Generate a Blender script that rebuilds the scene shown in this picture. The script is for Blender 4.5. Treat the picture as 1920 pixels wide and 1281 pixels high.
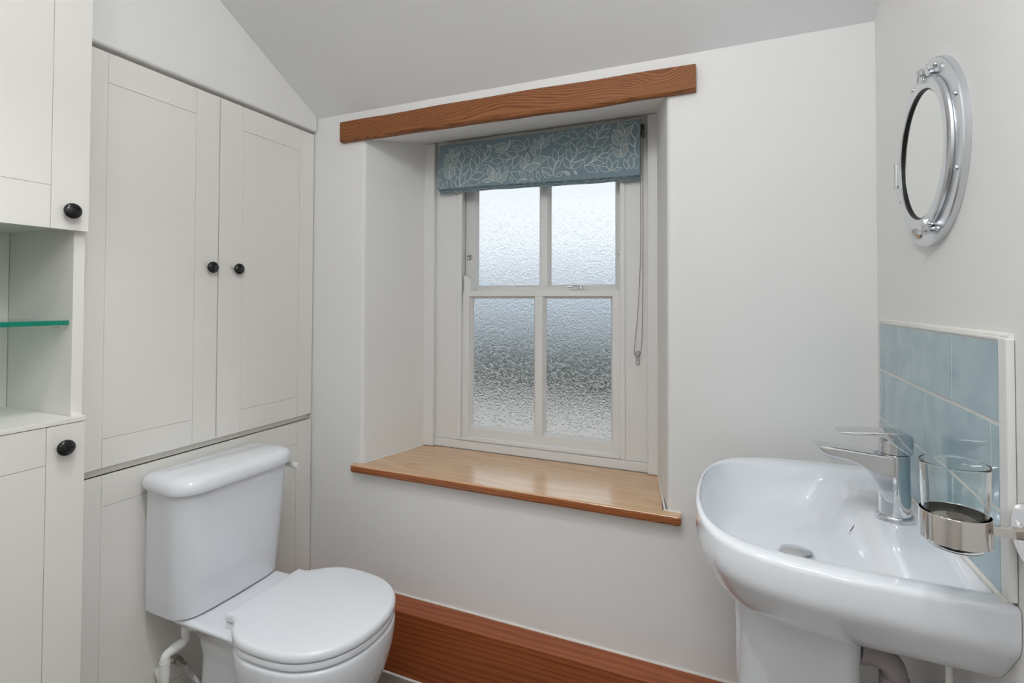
import bpy, bmesh, math, random
from mathutils import Vector, Matrix
random.seed(7)
scene = bpy.context.scene
for o in list(bpy.data.objects): bpy.data.objects.remove(o)
COL = scene.collection


# tuning
SKY_STRENGTH = .9
EXPOSURE = 0.27
C_WALL = (240, 239, 237); C_CEIL = (240, 241, 242); C_CAB = (241, 238, 232); C_WIN = (236, 235, 233); C_CER = (235, 238, 243)
C_TILE1 = (150, 178, 188); C_TILE2 = (168, 192, 199); C_FAB = (128, 149, 158)
LAMPS = ((.0, .35, 14.0), (-.75, .42, 26.0)); LAMP_SIZE = .09; LAMP_COL = (.96, .985, 1)  # second spot is added to brighten the toilet corner
FILL_GLOBE = (-.25, .2, 2.1, .10, 32.0)  # glowing globe added out of view to spread light over walls and ceiling
FILL_WALL_GLOBE = (.1, -.98, 2.05, .09, 15.0)  # another added globe, frontal fill from behind the camera

# ------------------------------------------------------------------ camera
CAM_H = 1.217
cd = bpy.data.cameras.new('camera'); cam = bpy.data.objects.new('camera', cd); COL.objects.link(cam)
yaw, pitch, roll = 0.403167481, 0.0185752437, -0.00342090595
fwd = Vector((-math.sin(yaw)*math.cos(pitch), math.cos(yaw)*math.cos(pitch), math.sin(pitch)))
right = Vector((math.cos(yaw), math.sin(yaw), 0))
down = fwd.cross(right)
r_ = math.cos(roll)*right + math.sin(roll)*down
d_ = -math.sin(roll)*right + math.cos(roll)*down
m = Matrix((r_, -d_, -fwd)).transposed().to_4x4(); m.translation = (0, 0, CAM_H)
cam.matrix_world = m
cd.sensor_width = 36; cd.lens = 965.948/1920*36
cd.shift_y = -(640.5-547.235)/1920
cd.clip_start = .01
scene.camera = cam

# ------------------------------------------------------------------ world, lights, exposure
w = bpy.data.worlds.new('world'); scene.world = w; w.use_nodes = True
bg = w.node_tree.nodes['Background']; bg.inputs[0].default_value = (.92, .96, 1, 1); bg.inputs[1].default_value = SKY_STRENGTH
vs = scene.view_settings
scene.display_settings.display_device = 'sRGB'
vs.view_transform = 'Standard'; vs.look = 'None'; vs.gamma = 1; vs.use_curve_mapping = False; vs.exposure = EXPOSURE
scene.cycles.max_bounces = 12; scene.cycles.transmission_bounces = 12; scene.cycles.glossy_bounces = 4; scene.cycles.diffuse_bounces = 4
scene.cycles.adaptive_threshold = .02
# ------------------------------------------------------------------ materials
def srgb(r, g, b):
    f = lambda c: (c/255/12.92) if c/255 <= .04045 else ((c/255+.055)/1.055)**2.4
    return (f(r), f(g), f(b), 1)
def mat(name, col, rough=.5, metal=0, coat=0, trans=0, ior=1.45, spec=.5):
    M = bpy.data.materials.new(name); M.use_nodes = True
    b = M.node_tree.nodes['Principled BSDF']
    b.inputs['Base Color'].default_value = col; b.inputs['Roughness'].default_value = rough
    b.inputs['Metallic'].default_value = metal; b.inputs['Coat Weight'].default_value = coat
    b.inputs['Coat Roughness'].default_value = .05
    b.inputs['Transmission Weight'].default_value = trans; b.inputs['IOR'].default_value = ior
    b.inputs['Specular IOR Level'].default_value = spec
    return M
def nd(M, t, **k):
    n = M.node_tree.nodes.new(t)
    for a, v in k.items():
        if a in n.inputs: n.inputs[a].default_value = v
        else: setattr(n, a, v)
    return n
def ln(M, a, ao, b, bi): M.node_tree.links.new(a.outputs[ao], b.inputs[bi])
def bsdf(M): return M.node_tree.nodes['Principled BSDF']
def coords(M, scale=(1, 1, 1)):
    t = nd(M, 'ShaderNodeTexCoord'); g = nd(M, 'ShaderNodeMapping'); g.inputs['Scale'].default_value = scale
    ln(M, t, 'Object', g, 'Vector'); return g
def bump(M, layers, dist=.002):
    """layers: (scale vec, noise scale, strength, detail)"""
    prev = None
    for sc, ns, st, de in layers:
        g = coords(M, sc); n = nd(M, 'ShaderNodeTexNoise'); n.inputs['Scale'].default_value = ns; n.inputs['Detail'].default_value = de
        ln(M, g, 0, n, 'Vector')
        b = nd(M, 'ShaderNodeBump'); b.inputs['Strength'].default_value = st; b.inputs['Distance'].default_value = dist
        ln(M, n, 0, b, 'Height')
        if prev: ln(M, prev, 0, b, 'Normal')
        prev = b
    ln(M, prev, 0, bsdf(M), 'Normal')
def mottle(M, c1, c2, ns=3, detail=3, sc=(1, 1, 1), lo=.35, hi=.65):
    g = coords(M, sc); n = nd(M, 'ShaderNodeTexNoise'); n.inputs['Scale'].default_value = ns; n.inputs['Detail'].default_value = detail
    ln(M, g, 0, n, 'Vector'); r = nd(M, 'ShaderNodeValToRGB')
    r.color_ramp.elements[0].position = lo; r.color_ramp.elements[0].color = c1
    r.color_ramp.elements[1].position = hi; r.color_ramp.elements[1].color = c2
    ln(M, n, 0, r, 0); ln(M, r, 0, bsdf(M), 'Base Color')
def wood(name, dark, mid, light, rough=.35, coat=.2, across=22., knots=0, fig=.55):
    """grain runs along local X"""
    M = mat(name, mid, rough, coat=coat)
    g = coords(M, (.9, 1, 1))
    n1 = nd(M, 'ShaderNodeTexNoise'); n1.inputs['Scale'].default_value = 2.6; n1.inputs['Detail'].default_value = 3
    ln(M, g, 0, n1, 'Vector')
    g2 = coords(M, (.55, across/6, across/6)); n2 = nd(M, 'ShaderNodeTexNoise')
    n2.inputs['Scale'].default_value = 6; n2.inputs['Detail'].default_value = 6; n2.inputs['Distortion'].default_value = fig
    ln(M, g2, 0, n2, 'Vector')
    wv = nd(M, 'ShaderNodeTexWave', wave_type='RINGS', rings_direction='X'); wv.inputs['Scale'].default_value = 4.2
    wv.inputs['Distortion'].default_value = 9; wv.inputs['Detail'].default_value = 3; wv.inputs['Detail Scale'].default_value = 1.1
    g3 = coords(M, (.35, 3.1, 3.1)); ln(M, g3, 0, wv, 'Vector')
    g4 = coords(M, (4, 190, 190)); n4 = nd(M, 'ShaderNodeTexNoise'); n4.inputs['Scale'].default_value = 2.2; n4.inputs['Detail'].default_value = 3
    ln(M, g4, 0, n4, 'Vector')
    a = nd(M, 'ShaderNodeMix', data_type='FLOAT'); a.inputs[0].default_value = .32; ln(M, n2, 0, a, 2); ln(M, wv, 'Fac', a, 3)
    b = nd(M, 'ShaderNodeMix', data_type='FLOAT'); b.inputs[0].default_value = .3; ln(M, a, 0, b, 2); ln(M, n4, 0, b, 3)
    c = nd(M, 'ShaderNodeMix', data_type='FLOAT'); c.inputs[0].default_value = .2; ln(M, b, 0, c, 2); ln(M, n1, 0, c, 3)
    r = nd(M, 'ShaderNodeValToRGB'); e = r.color_ramp.elements
    e[0].position = .30; e[0].color = dark; e[1].position = .66; e[1].color = light
    k = e.new(.48); k.color = mid
    ln(M, c, 0, r, 0); ln(M, r, 0, bsdf(M), 'Base Color')
    bp = nd(M, 'ShaderNodeBump'); bp.inputs['Strength'].default_value = .12; bp.inputs['Distance'].default_value = .001
    ln(M, b, 0, bp, 'Height'); ln(M, bp, 0, bsdf(M), 'Normal')
    return M

def wood2(name, dark, mid, light, rough, coat, freq, warp, knots=(), pores=.35, wob=(1.1, 9., 9.), rings=.5):
    """oak with flowing growth rings (bent round knots), long pores; grain along local X"""
    M = mat(name, mid, rough, coat=coat); bsdf(M).inputs['Coat Roughness'].default_value = .12
    def mth(op, a, b=None):
        n = nd(M, 'ShaderNodeMath', operation=op)
        for i, v in ((0, a), (1, b)):
            if v is None: continue
            if isinstance(v, (int, float)): n.inputs[i].default_value = v
            else: M.node_tree.links.new(v, n.inputs[i])
        return n.outputs[0]
    def noise(sc, s, de, dis=0):
        g = coords(M, sc); n = nd(M, 'ShaderNodeTexNoise'); n.inputs['Scale'].default_value = s; n.inputs['Detail'].default_value = de; n.inputs['Distortion'].default_value = dis
        ln(M, g, 0, n, 'Vector'); return n.outputs[0]
    g = coords(M); sp = nd(M, 'ShaderNodeSeparateXYZ'); ln(M, g, 0, sp, 0); X, Y, Z = sp.outputs
    h = mth('ADD', mth('MULTIPLY', Y, .9), Z)
    h = mth('ADD', h, mth('MULTIPLY', noise(wob, 1.6, 3), warp))
    for kx, ky, kz, k, s in knots:
        dx = mth('MULTIPLY', mth('SUBTRACT', X, kx), .42/s); dy = mth('MULTIPLY', mth('SUBTRACT', Y, ky), 1/s); dz = mth('MULTIPLY', mth('SUBTRACT', Z, kz), 1/s)
        d2 = mth('ADD', mth('MULTIPLY', dx, dx), mth('ADD', mth('MULTIPLY', dz, dz), mth('MULTIPLY', dy, dy)))
        h = mth('ADD', h, mth('MULTIPLY', mth('EXPONENT', mth('MULTIPLY', d2, -1)), k))
    s = mth('ADD', mth('MULTIPLY', mth('SINE', mth('MULTIPLY', h, freq)), .5), .5)
    s = mth('POWER', s, .6)
    p = noise((5, 230, 230), 2.0, 4); q = noise((.8, 3, 3), 4, 4)
    f = mth('ADD', mth('MULTIPLY', s, rings), mth('ADD', mth('MULTIPLY', p, pores), mth('MULTIPLY', q, 1-rings-pores)))
    r = nd(M, 'ShaderNodeValToRGB'); e = r.color_ramp.elements
    e[0].position = .22; e[0].color = dark; e[1].position = .72; e[1].color = light; k = e.new(.46); k.color = mid
    M.node_tree.links.new(f, r.inputs[0]); ln(M, r, 0, bsdf(M), 'Base Color')
    bp = nd(M, 'ShaderNodeBump'); bp.inputs['Strength'].default_value = .1; bp.inputs['Distance'].default_value = .001
    M.node_tree.links.new(p, bp.inputs['Height']); ln(M, bp, 0, bsdf(M), 'Normal')
    return M

M_WALL = mat('plaster', srgb(*C_WALL), .62); bump(M_WALL, [((1, 1, 1), 2.2, .35, 2), ((1, 1, 1), 12, .12, 5)], .01)
M_CEIL = mat('ceiling_paint', srgb(*C_CEIL), .75); bump(M_CEIL, [((1, 1, 1), 3, .25, 5)], .008)
M_CAB = mat('cabinet_foil', srgb(*C_CAB), .36); bump(M_CAB, [((1, 1, .08), 70, .03, 3)], .002)
M_WIN = mat('window_paint', srgb(*C_WIN), .42); bump(M_WIN, [((1, 1, 1), 30, .04, 3)], .002)
M_CERAM = mat('glazed_ceramic', srgb(*C_CER), .09, coat=.5)
M_SEAT = mat('seat_plastic', srgb(*C_CER), .16, coat=.2)
M_PVC = mat('white_pvc', srgb(232, 232, 228), .3)
M_PVCG = mat('grey_pvc', srgb(176, 168, 166), .4)
M_BLACK = mat('black_knob', srgb(14, 15, 18), .22, coat=.3)
M_CHROME = mat('chrome', (.68, .69, .71, 1), .04, 1)
M_STEEL = mat('polished_steel', (.74, .70, .67, 1), .07, 1)
M_ALU = mat('polished_aluminium', (.70, .72, .75, 1), .24, 1); bump(M_ALU, [((1, 1, 1), 25, .05, 3)], .002)
M_MIRROR = mat('mirror_silver', (.86, .88, .85, 1), .01, 1)
M_RUBBER = mat('black_gasket', srgb(16, 16, 18), .5)
M_CAULK = mat('white_caulk', srgb(236, 232, 226), .4)
M_GROUT = mat('white_grout', srgb(226, 226, 222), .7)
M_FLOOR = mat('floor_vinyl', srgb(136, 127, 120), .5); mottle(M_FLOOR, srgb(120, 111, 104), srgb(152, 143, 135), 22, 5)
M_BRAID = mat('braided_steel', (.62, .62, .62, 1), .3, 1)
_g = coords(M_BRAID); _w = nd(M_BRAID, 'ShaderNodeTexWave', wave_type='BANDS', bands_direction='DIAGONAL'); _w.inputs['Scale'].default_value = 150
ln(M_BRAID, _g, 0, _w, 'Vector'); _b = nd(M_BRAID, 'ShaderNodeBump'); _b.inputs['Strength'].default_value = .6; _b.inputs['Distance'].default_value = .001
ln(M_BRAID, _w, 'Fac', _b, 'Height'); ln(M_BRAID, _b, 0, bsdf(M_BRAID), 'Normal')
M_BRASS = mat('dull_nickel', (.5, .47, .42, 1), .3, 1)
M_CHAIN = mat('bronze_chain', (.34, .28, .22, 1), .3, 1)
M_GLASS = mat('clear_glass', (.97, .99, .98, 1), .0, trans=1, ior=1.48)
M_SHELF = mat('shelf_glass', (.62, .93, .84, 1), .0, trans=1, ior=1.5)
M_EDGE = mat('shelf_glass_edge', srgb(14, 150, 122), .15, trans=.25, ior=1.5)
M_CLEAR = mat('clear_plastic', (.95, .95, .95, 1), .08, trans=.9, ior=1.45)
# obscured (hammered) glass
M_OBS = mat('obscured_glass', (.94, .97, .98, 1), .14, trans=1, ior=1.45)
_g = coords(M_OBS, (1, 1, 1)); _n = nd(M_OBS, 'ShaderNodeTexNoise'); _n.inputs['Scale'].default_value = 75; _n.inputs['Detail'].default_value = 1.5; _n.inputs['Distortion'].default_value = 1.6
ln(M_OBS, _g, 0, _n, 'Vector'); _b = nd(M_OBS, 'ShaderNodeBump'); _b.inputs['Strength'].default_value = 1.0; _b.inputs['Distance'].default_value = .0018
ln(M_OBS, _n, 0, _b, 'Height'); ln(M_OBS, _b, 0, bsdf(M_OBS), 'Normal')
# tile glaze: watery, uneven
M_TILE = mat('blue_glazed_tile', srgb(150, 178, 186), .06, coat=.3); mottle(M_TILE, srgb(*C_TILE1), srgb(*C_TILE2), 14, 4)
bump(M_TILE, [((1, 1, 1), 16, .18, 2)], .003)
# blind fabric: weave
M_FAB = mat('blind_fabric', srgb(*C_FAB), .85); bump(M_FAB, [((1, 1, 1), 900, .25, 2)], .001)
M_PRINT = mat('leaf_print', srgb(214, 218, 214), .85)
M_LIN = mat('blind_lining', srgb(206, 200, 188), .85)
M_LINTEL = wood2('oak_lintel', srgb(84, 46, 22), srgb(134, 80, 42), srgb(158, 100, 58), .6, 0, 860, .06, ((.52, -.014, .038, .035, .035), (-.40, -.014, .056, .02, .03), (-.57, -.014, .02, .03, .05), (.05, -.014, .06, -.02, .06)), rings=.32, pores=.42)
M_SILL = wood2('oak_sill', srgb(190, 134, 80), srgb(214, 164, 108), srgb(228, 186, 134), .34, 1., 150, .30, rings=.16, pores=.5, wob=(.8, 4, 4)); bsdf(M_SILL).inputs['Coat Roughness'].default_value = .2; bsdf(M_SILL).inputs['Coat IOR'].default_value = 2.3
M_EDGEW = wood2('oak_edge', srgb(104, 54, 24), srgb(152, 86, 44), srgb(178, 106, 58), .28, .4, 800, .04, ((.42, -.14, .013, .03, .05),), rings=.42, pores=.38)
M_BASE = wood2('stained_boxing', srgb(112, 54, 26), srgb(150, 76, 38), srgb(168, 92, 50), .38, .2, 330, .07, rings=.28, pores=.4, wob=(.8, 6, 6))
M_DOOR = wood('oak_door', srgb(84, 46, 24), srgb(118, 70, 38), srgb(140, 88, 52), .4, .1, 16)
M_DARK = mat('dark_void', srgb(12, 12, 12), .8)

# ------------------------------------------------------------------ mesh helpers
def box(bm, x0, x1, y0, y1, z0, z1, bev=0., seg=2):
    x0, x1 = min(x0, x1), max(x0, x1); y0, y1 = min(y0, y1), max(y0, y1); z0, z1 = min(z0, z1), max(z0, z1)
    v = [bm.verts.new(p) for p in ((x0, y0, z0), (x1, y0, z0), (x1, y1, z0), (x0, y1, z0), (x0, y0, z1), (x1, y0, z1), (x1, y1, z1), (x0, y1, z1))]
    fs = [bm.faces.new([v[i] for i in q]) for q in ((0, 3, 2, 1), (4, 5, 6, 7), (0, 1, 5, 4), (1, 2, 6, 5), (2, 3, 7, 6), (3, 0, 4, 7))]
    if bev:
        es = list({e for f in fs for e in f.edges})
        bmesh.ops.bevel(bm, geom=es, offset=bev, segments=seg, profile=.5, affect='EDGES')
def prism(bm, pts, axis, a, b):
    """extrude polygon pts (2-D) along axis from a to b; axis X: pts=(y,z); Y: (x,z); Z: (x,y)"""
    def P(p, t): return (t, p[0], p[1]) if axis == 'X' else ((p[0], t, p[1]) if axis == 'Y' else (p[0], p[1], t))
    va = [bm.verts.new(P(p, a)) for p in pts]; vb = [bm.verts.new(P(p, b)) for p in pts]; n = len(pts)
    fs = [bm.faces.new(va), bm.faces.new(vb[::-1])]
    for i in range(n): fs.append(bm.faces.new((va[i], vb[i], vb[(i+1) % n], va[(i+1) % n])))
    bmesh.ops.recalc_face_normals(bm, faces=fs)
def loft(bm, rings, cap0=True, cap1=True, closed=True):
    vr = [[bm.verts.new(p) for p in r] for r in rings]; n = len(vr[0]); fs = []
    for a, b in zip(vr[:-1], vr[1:]):
        for i in range(n if closed else n-1):
            j = (i+1) % n; fs.append(bm.faces.new((a[i], a[j], b[j], b[i])))
    if cap0: fs.append(bm.faces.new(vr[0][::-1]))
    if cap1: fs.append(bm.faces.new(vr[-1]))
    bmesh.ops.recalc_face_normals(bm, faces=fs)
    return vr
def lathe(bm, prof, c, axis=(0, 0, 1), n=32, sy=1.):
    """prof: (radius, height along axis)"""
    ax = Vector(axis).normalized(); u = ax.orthogonal().normalized(); v = ax.cross(u); c = Vector(c); rings = []
    for r, h in prof:
        r = max(r, 1e-5)
        rings.append([c+ax*h+(u*math.cos(2*math.pi*i/n)+v*math.sin(2*math.pi*i/n)*sy)*r for i in range(n)])
    loft(bm, rings)
def catmull(P, per=8, closed=False):
    P = [Vector(p) for p in P]; out = []; n = len(P)
    for i in range(n if closed else n-1):
        p0 = P[(i-1) % n] if (closed or i > 0) else P[0]*2-P[1]
        p1 = P[i]; p2 = P[(i+1) % n]
        p3 = P[(i+2) % n] if (closed or i+2 < n) else P[-1]*2-P[-2]
        for k in range(per):
            t = k/per
            out.append(.5*((2*p1)+(p2-p0)*t+(2*p0-5*p1+4*p2-p3)*t*t+(3*p1-p0-3*p2+p3)*t**3))
    if not closed: out.append(P[-1])
    return out
def tube(bm, pts, r, n=12, cap=True):
    pts = [Vector(p) for p in pts]; rings = []
    rr = r if isinstance(r, (list, tuple)) else [r]*len(pts)
    t0 = (pts[1]-pts[0]).normalized(); u = t0.orthogonal().normalized()
    for i, p in enumerate(pts):
        t = (pts[min(i+1, len(pts)-1)]-pts[max(i-1, 0)]).normalized()
        u = (u-t*u.dot(t)).normalized(); v = t.cross(u)
        rings.append([p+(u*math.cos(2*math.pi*k/n)+v*math.sin(2*math.pi*k/n))*rr[i] for k in range(n)])
    loft(bm, rings, cap, cap)
def fillet(P, r, seg=6):
    """polyline with rounded corners"""
    P = [Vector(p) for p in P]; out = [P[0]]
    for a, b, c in zip(P[:-2], P[1:-1], P[2:]):
        d1 = (a-b).normalized(); d2 = (c-b).normalized(); k = min(r, (a-b).length*.49, (c-b).length*.49)
        s = b+d1*k; e = b+d2*k
        for i in range(seg+1):
            t = i/seg; out.append((1-t)**2*s+2*t*(1-t)*b+t*t*e)
    out.append(P[-1]); return out
def rrect(x0, x1, y0, y1, r, seg=5):
    """rounded rectangle outline; r may be a 4-list for corners (x1,y0),(x1,y1),(x0,y1),(x0,y0)"""
    rs = r if isinstance(r, (list, tuple)) else [r]*4; out = []
    for (cx, cy, sx, sy, a0), q in zip(((x1, y0, -1, 1, -90), (x1, y1, -1, -1, 0), (x0, y1, 1, -1, 90), (x0, y0, 1, 1, 180)), rs):
        for i in range(seg+1):
            a = math.radians(a0+90*i/seg); out.append((cx+sx*q+q*math.cos(a), cy+sy*q+q*math.sin(a)))
    return out
ORG = {}
def obj(name, bm, M, parent=None, smooth=35, kind=None, weld=True):
    """link bm (world coordinates) as one mesh object; under a parent it is stored relative to the thing's origin"""
    o0 = Vector((0, 0, 0))
    if parent is not None: o0 = ORG[parent.name]
    if weld: bmesh.ops.remove_doubles(bm, verts=bm.verts, dist=1e-6)
    me = bpy.data.meshes.new(name)
    bmesh.ops.translate(bm, verts=bm.verts, vec=-o0)
    bm.to_mesh(me); bm.free()
    for mm in (M if isinstance(M, (list, tuple)) else [M]): me.materials.append(mm)
    if smooth:
        for p in me.polygons: p.use_smooth = True
        me.set_sharp_from_angle(angle=math.radians(smooth))
    o = bpy.data.objects.new(name, me); COL.objects.link(o)
    if 0 < smooth <= 60 and weld:
        wn = o.modifiers.new('weighted_normals', 'WEIGHTED_NORMAL'); wn.keep_sharp = True; wn.weight = 80
    if parent is not None:
        o.parent = parent
    ORG[o.name] = o0
    if kind: o['kind'] = kind
    return o
def mesh_thing(name, bm, M, label, cat, origin, smooth=35, group=None):
    bmesh.ops.translate(bm, verts=bm.verts, vec=-Vector(origin))
    o = obj(name, bm, M, None, smooth); o.location = origin; ORG[o.name] = Vector(origin)
    o['label'] = label; o['category'] = cat
    if group: o['group'] = group
    return o
def thing(name, label, cat, loc=(0, 0, 0), group=None, kind=None):
    o = bpy.data.objects.new(name, None); COL.objects.link(o); o.location = loc; o.empty_display_size = .05
    ORG[o.name] = Vector(loc)
    if label: o['label'] = label; o['category'] = cat
    if group: o['group'] = group
    if kind: o['kind'] = kind
    return o
def struct(name, bm, M, smooth=30): return obj(name, bm, M, None, smooth, 'structure')
def B(): return bmesh.new()
def bx(name, M, parent, *a, bev=.0015, **k):
    bm = B(); box(bm, *a, bev=bev); return obj(name, bm, M, parent, **k)
LEAVES = [(-1018,1695,-1047,1743,1),(-1018,1695,-998,1746,1),(-1022,1734,-1046,1782,1),(-1021,1736,-988,1776,1),(-1009,1769,-1044,1800,1),(-1005,1783,-1028,1824,1),(-1001,1781,-976,1805,1),(-968,1747,-970,1813,0),(-965,1743,-920,1788,0),(-970,1727,-986,1775,0),(-974,1697,-994,1746,0),(-968,1709,-930,1750,0),(-970,1668,-950,1714,0),(-946,1678,-924,1731,0),(-927,1693,-861,1704,0),(-941,1680,-883,1671,0),(-978,1658,-987,1705,0),(-990,1655,-1013,1691,0),(-906,1713,-926,1769,0),(-894,1739,-907,1790,0),(-876,1753,-886,1806,0),(-869,1756,-845,1803,0),(-900,1713,-857,1741,0),(-872,1754,-830,1762,0),(-922,1794,-970,1822,0),(-981,1820,-1009,1812,0),(-918,1796,-934,1824,0),(-916,1793,-887,1823,0),(-1056,1662,-1065,1705,0),(-1042,1656,-1029,1691,0),(-1068,1726,-1051,1746,0),(-974,1656,-915,1655,0),(-766,1796,-837,1810,1),(-770,1795,-827,1785,1),(-768,1800,-767,1825,1),(-843,1810,-864,1765,0),(-845,1808,-864,1816,1),(-729,1761,-780,1778,0),(-763,1756,-815,1770,0),(-789,1748,-845,1748,0),(-729,1762,-750,1711,0),(-750,1751,-785,1715,0),(-785,1743,-817,1718,0),(-702,1783,-759,1824,0),(-702,1782,-757,1797,0),(-700,1783,-695,1827,0),(-709,1706,-715,1759,1),(-693,1723,-694,1769,1),(-707,1705,-638,1718,1),(-662,1750,-681,1796,1),(-671,1731,-609,1741,1),(-642,1773,-671,1819,1),(-640,1788,-638,1830,1),(-834,1676,-849,1740,1),(-827,1672,-830,1724,1),(-811,1670,-804,1717,1),(-796,1664,-769,1713,1),(-834,1676,-877,1678,1),(-700,1667,-761,1702,0),(-694,1667,-726,1704,0),(-696,1664,-733,1660,0),(-672,1665,-681,1698,0),(-645,1661,-654,1695,0),(-751,1662,-760,1683,0),(-638,1777,-602,1825,1),(-594,1801,-515,1798,0),(-592,1800,-559,1830,0),(-542,1826,-495,1797,0),(-520,1824,-470,1833,0),(-588,1675,-638,1705,0),(-602,1665,-635,1691,0),(-588,1693,-611,1746,0),(-578,1719,-589,1772,0),(-571,1735,-542,1786,0),(-587,1695,-560,1727,0),(-581,1666,-552,1683,0),(-527,1668,-550,1683,1),(-503,1667,-513,1683,1),(-525,1690,-556,1736,0),(-523,1689,-476,1720,0),(-526,1715,-539,1764,0),(-508,1743,-530,1788,0),(-503,1749,-478,1800,0),(-505,1744,-466,1769,0),(-523,1715,-453,1748,0),(-445,1757,-473,1814,0),(-476,1695,-439,1738,0),(-476,1694,-425,1669,0),(-345,1710,-379,1752,1),(-344,1710,-328,1757,1),(-354,1753,-380,1795,1),(-347,1748,-325,1788,1),(-343,1783,-377,1815,1),(-339,1790,-360,1840,1),(-337,1788,-305,1823,1),(-299,1768,-301,1833,0),(-299,1744,-318,1793,0),(-299,1715,-326,1760,0),(-430,1790,-386,1820,0),(-443,1759,-390,1791,0),(-434,1804,-444,1836,0),(-432,1790,-459,1826,0),(-417,1823,-405,1836,0),(-418,1820,-382,1837,0),(-437,1720,-411,1755,0),(-411,1731,-377,1763,0),(-424,1721,-378,1727,0),(-451,1705,-403,1696,0),(-382,1669,-392,1717,0),(-380,1669,-354,1704,0),(-384,1669,-426,1685,0),(-373,1668,-345,1675,0),(-323,1667,-336,1704,0),(-310,1668,-314,1718,0),(-296,1666,-292,1716,0),(-304,1840,-341,1831,0)]
STEMS = [(-1018,1695,-1021,1734,-1009,1769,-1003,1783),(-974,1655,-974,1697,-970,1729,-968,1750),(-975,1656,-966,1669,-941,1680,-925,1696),(-906,1714,-894,1739,-872,1755),(-729,1764,-750,1753,-783,1746),(-709,1704,-694,1721,-671,1727,-662,1750,-644,1758,-640,1785),(-703,1669,-663,1659),(-836,1676,-809,1670,-792,1662),(-588,1667,-588,1693,-576,1720,-569,1738),(-525,1690,-525,1713,-508,1728,-506,1743),(-476,1695,-448,1705,-430,1716),(-596,1799,-596,1831),(-345,1709,-349,1748,-343,1783,-337,1790),(-299,1713,-301,1750,-299,1765),(-443,1761,-431,1788,-433,1804,-418,1821),(-459,1702,-434,1718,-413,1729)]
# ------------------------------------------------------------------ key planes (metres)
XR = .326          # right wall face
XL = -1.458        # face of the built-in cupboards
YB = 1.5           # window wall face
YF = 1.807         # face of the window frame
ZS = .635          # top of the window board
ZC = 1.908         # ceiling height at the window wall
SL = .565          # ceiling slope
ZTOP = 2.42
YFR = -1.15        # wall behind the camera
YT = YB-(ZTOP-ZC)/SL
def zceil(y): return min(ZTOP, ZC+SL*(YB-y))

# ------------------------------------------------------------------ room shell
bm = B(); box(bm, -1.9, XR+.1, YFR-.1, YB+.5, -.1, 0); struct('floor', bm, M_FLOOR)
bm = B()
prism(bm, [(YB, ZC), (YT, ZTOP), (YFR, ZTOP), (YFR, ZTOP+.12), (YT-.03, ZTOP+.12), (YB, ZC+.13)], 'X', -1.9, XR+.1)
struct('ceiling', bm, M_CEIL)
bm = B(); prism(bm, [(YFR-.1, 0), (YB+.45, 0), (YB+.45, 1.9), (YB, ZC-.0005), (YT, ZTOP-.0005), (YFR-.1, ZTOP-.0005)], 'X', XR, XR+.1)
wall_right = struct('wall_right', bm, M_WALL)
bm = B(); box(bm, -1.9, XR, YFR-.1, YFR, 0, ZTOP); struct('wall_front', bm, M_WALL)
# left wall: masonry behind the cupboards plus the boxed-out fascia over them, with a rounded lower edge
bm = B(); prism(bm, [(YFR, 0), (YB, 0), (YB, ZC-.001), (YT, ZTOP-.001), (YFR, ZTOP-.001)], 'X', -1.9, -1.8)
FZ = 1.856; fx = XL+.014
prof = [(fx-.06, FZ+.004), (fx-.011, FZ), (fx-.005, FZ+.0015), (fx-.0015, FZ+.005), (fx, FZ+.011)]
rings = []
for y in (.716, .85, 1.0, 1.25, 1.4925):
    zt = zceil(y)-.0008
    rings.append([(x, y, z) for x, z in prof]+[(fx, y, zt), (fx-.06, y, zt)])
loft(bm, rings)
box(bm, -1.8, -1.372, YFR, .128, 0, ZTOP-.001)
struct('wall_left', bm, M_WALL)

# window wall with a splayed, plaster-rounded reveal
RL0, RR0 = -1.2225, -.166      # reveal at the wall face
RL1, RR1 = -1.142, -.236       # reveal at the frame
SF0, SF1 = 1.803, 1.862        # soffit at the wall face / at the frame
bm = B()
def pier(pts):
    rr = fillet([(p[0], p[1], 0) for p in pts], .012, 6)
    return [(p.x, p.y) for p in rr]
YX = YB+.45
for za, zb_, yf in ((ZS-.02, 1.806, YB), (1.806, 1.93, YB+.012)):
    prism(bm, [(-1.9, yf)]+pier([(-1.6, yf), (RL0+(yf-YB)*.26, yf), (RL1, YF+.005), (RL1, YX-.05)])+[(RL1, YX), (-1.9, YX)], 'Z', za, zb_)
    prism(bm, [(XR, YX), (RR1, YX)]+pier([(RR1, YX-.05), (RR1, YF+.005), (RR0-(yf-YB)*.23, yf), (.1, yf)])+[(XR, yf)], 'Z', za, zb_)
box(bm, -1.9, XR, YB, YX, 0, ZS-.02)
prism(bm, [(YB+.013, SF0+.0025), (YF+.005, SF1), (YX, SF1), (YX, 1.929), (YB+.013, 1.929)], 'X', RL0-.016, RR0+.016)
box(bm, -1.9, XR, YB, YB+.0215, 1.806, 2.02)
box(bm, -1.9, XR, YB+.0215, YX, 1.93, 2.02)
struct('wall_back', bm, M_WALL, smooth=40)

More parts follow.
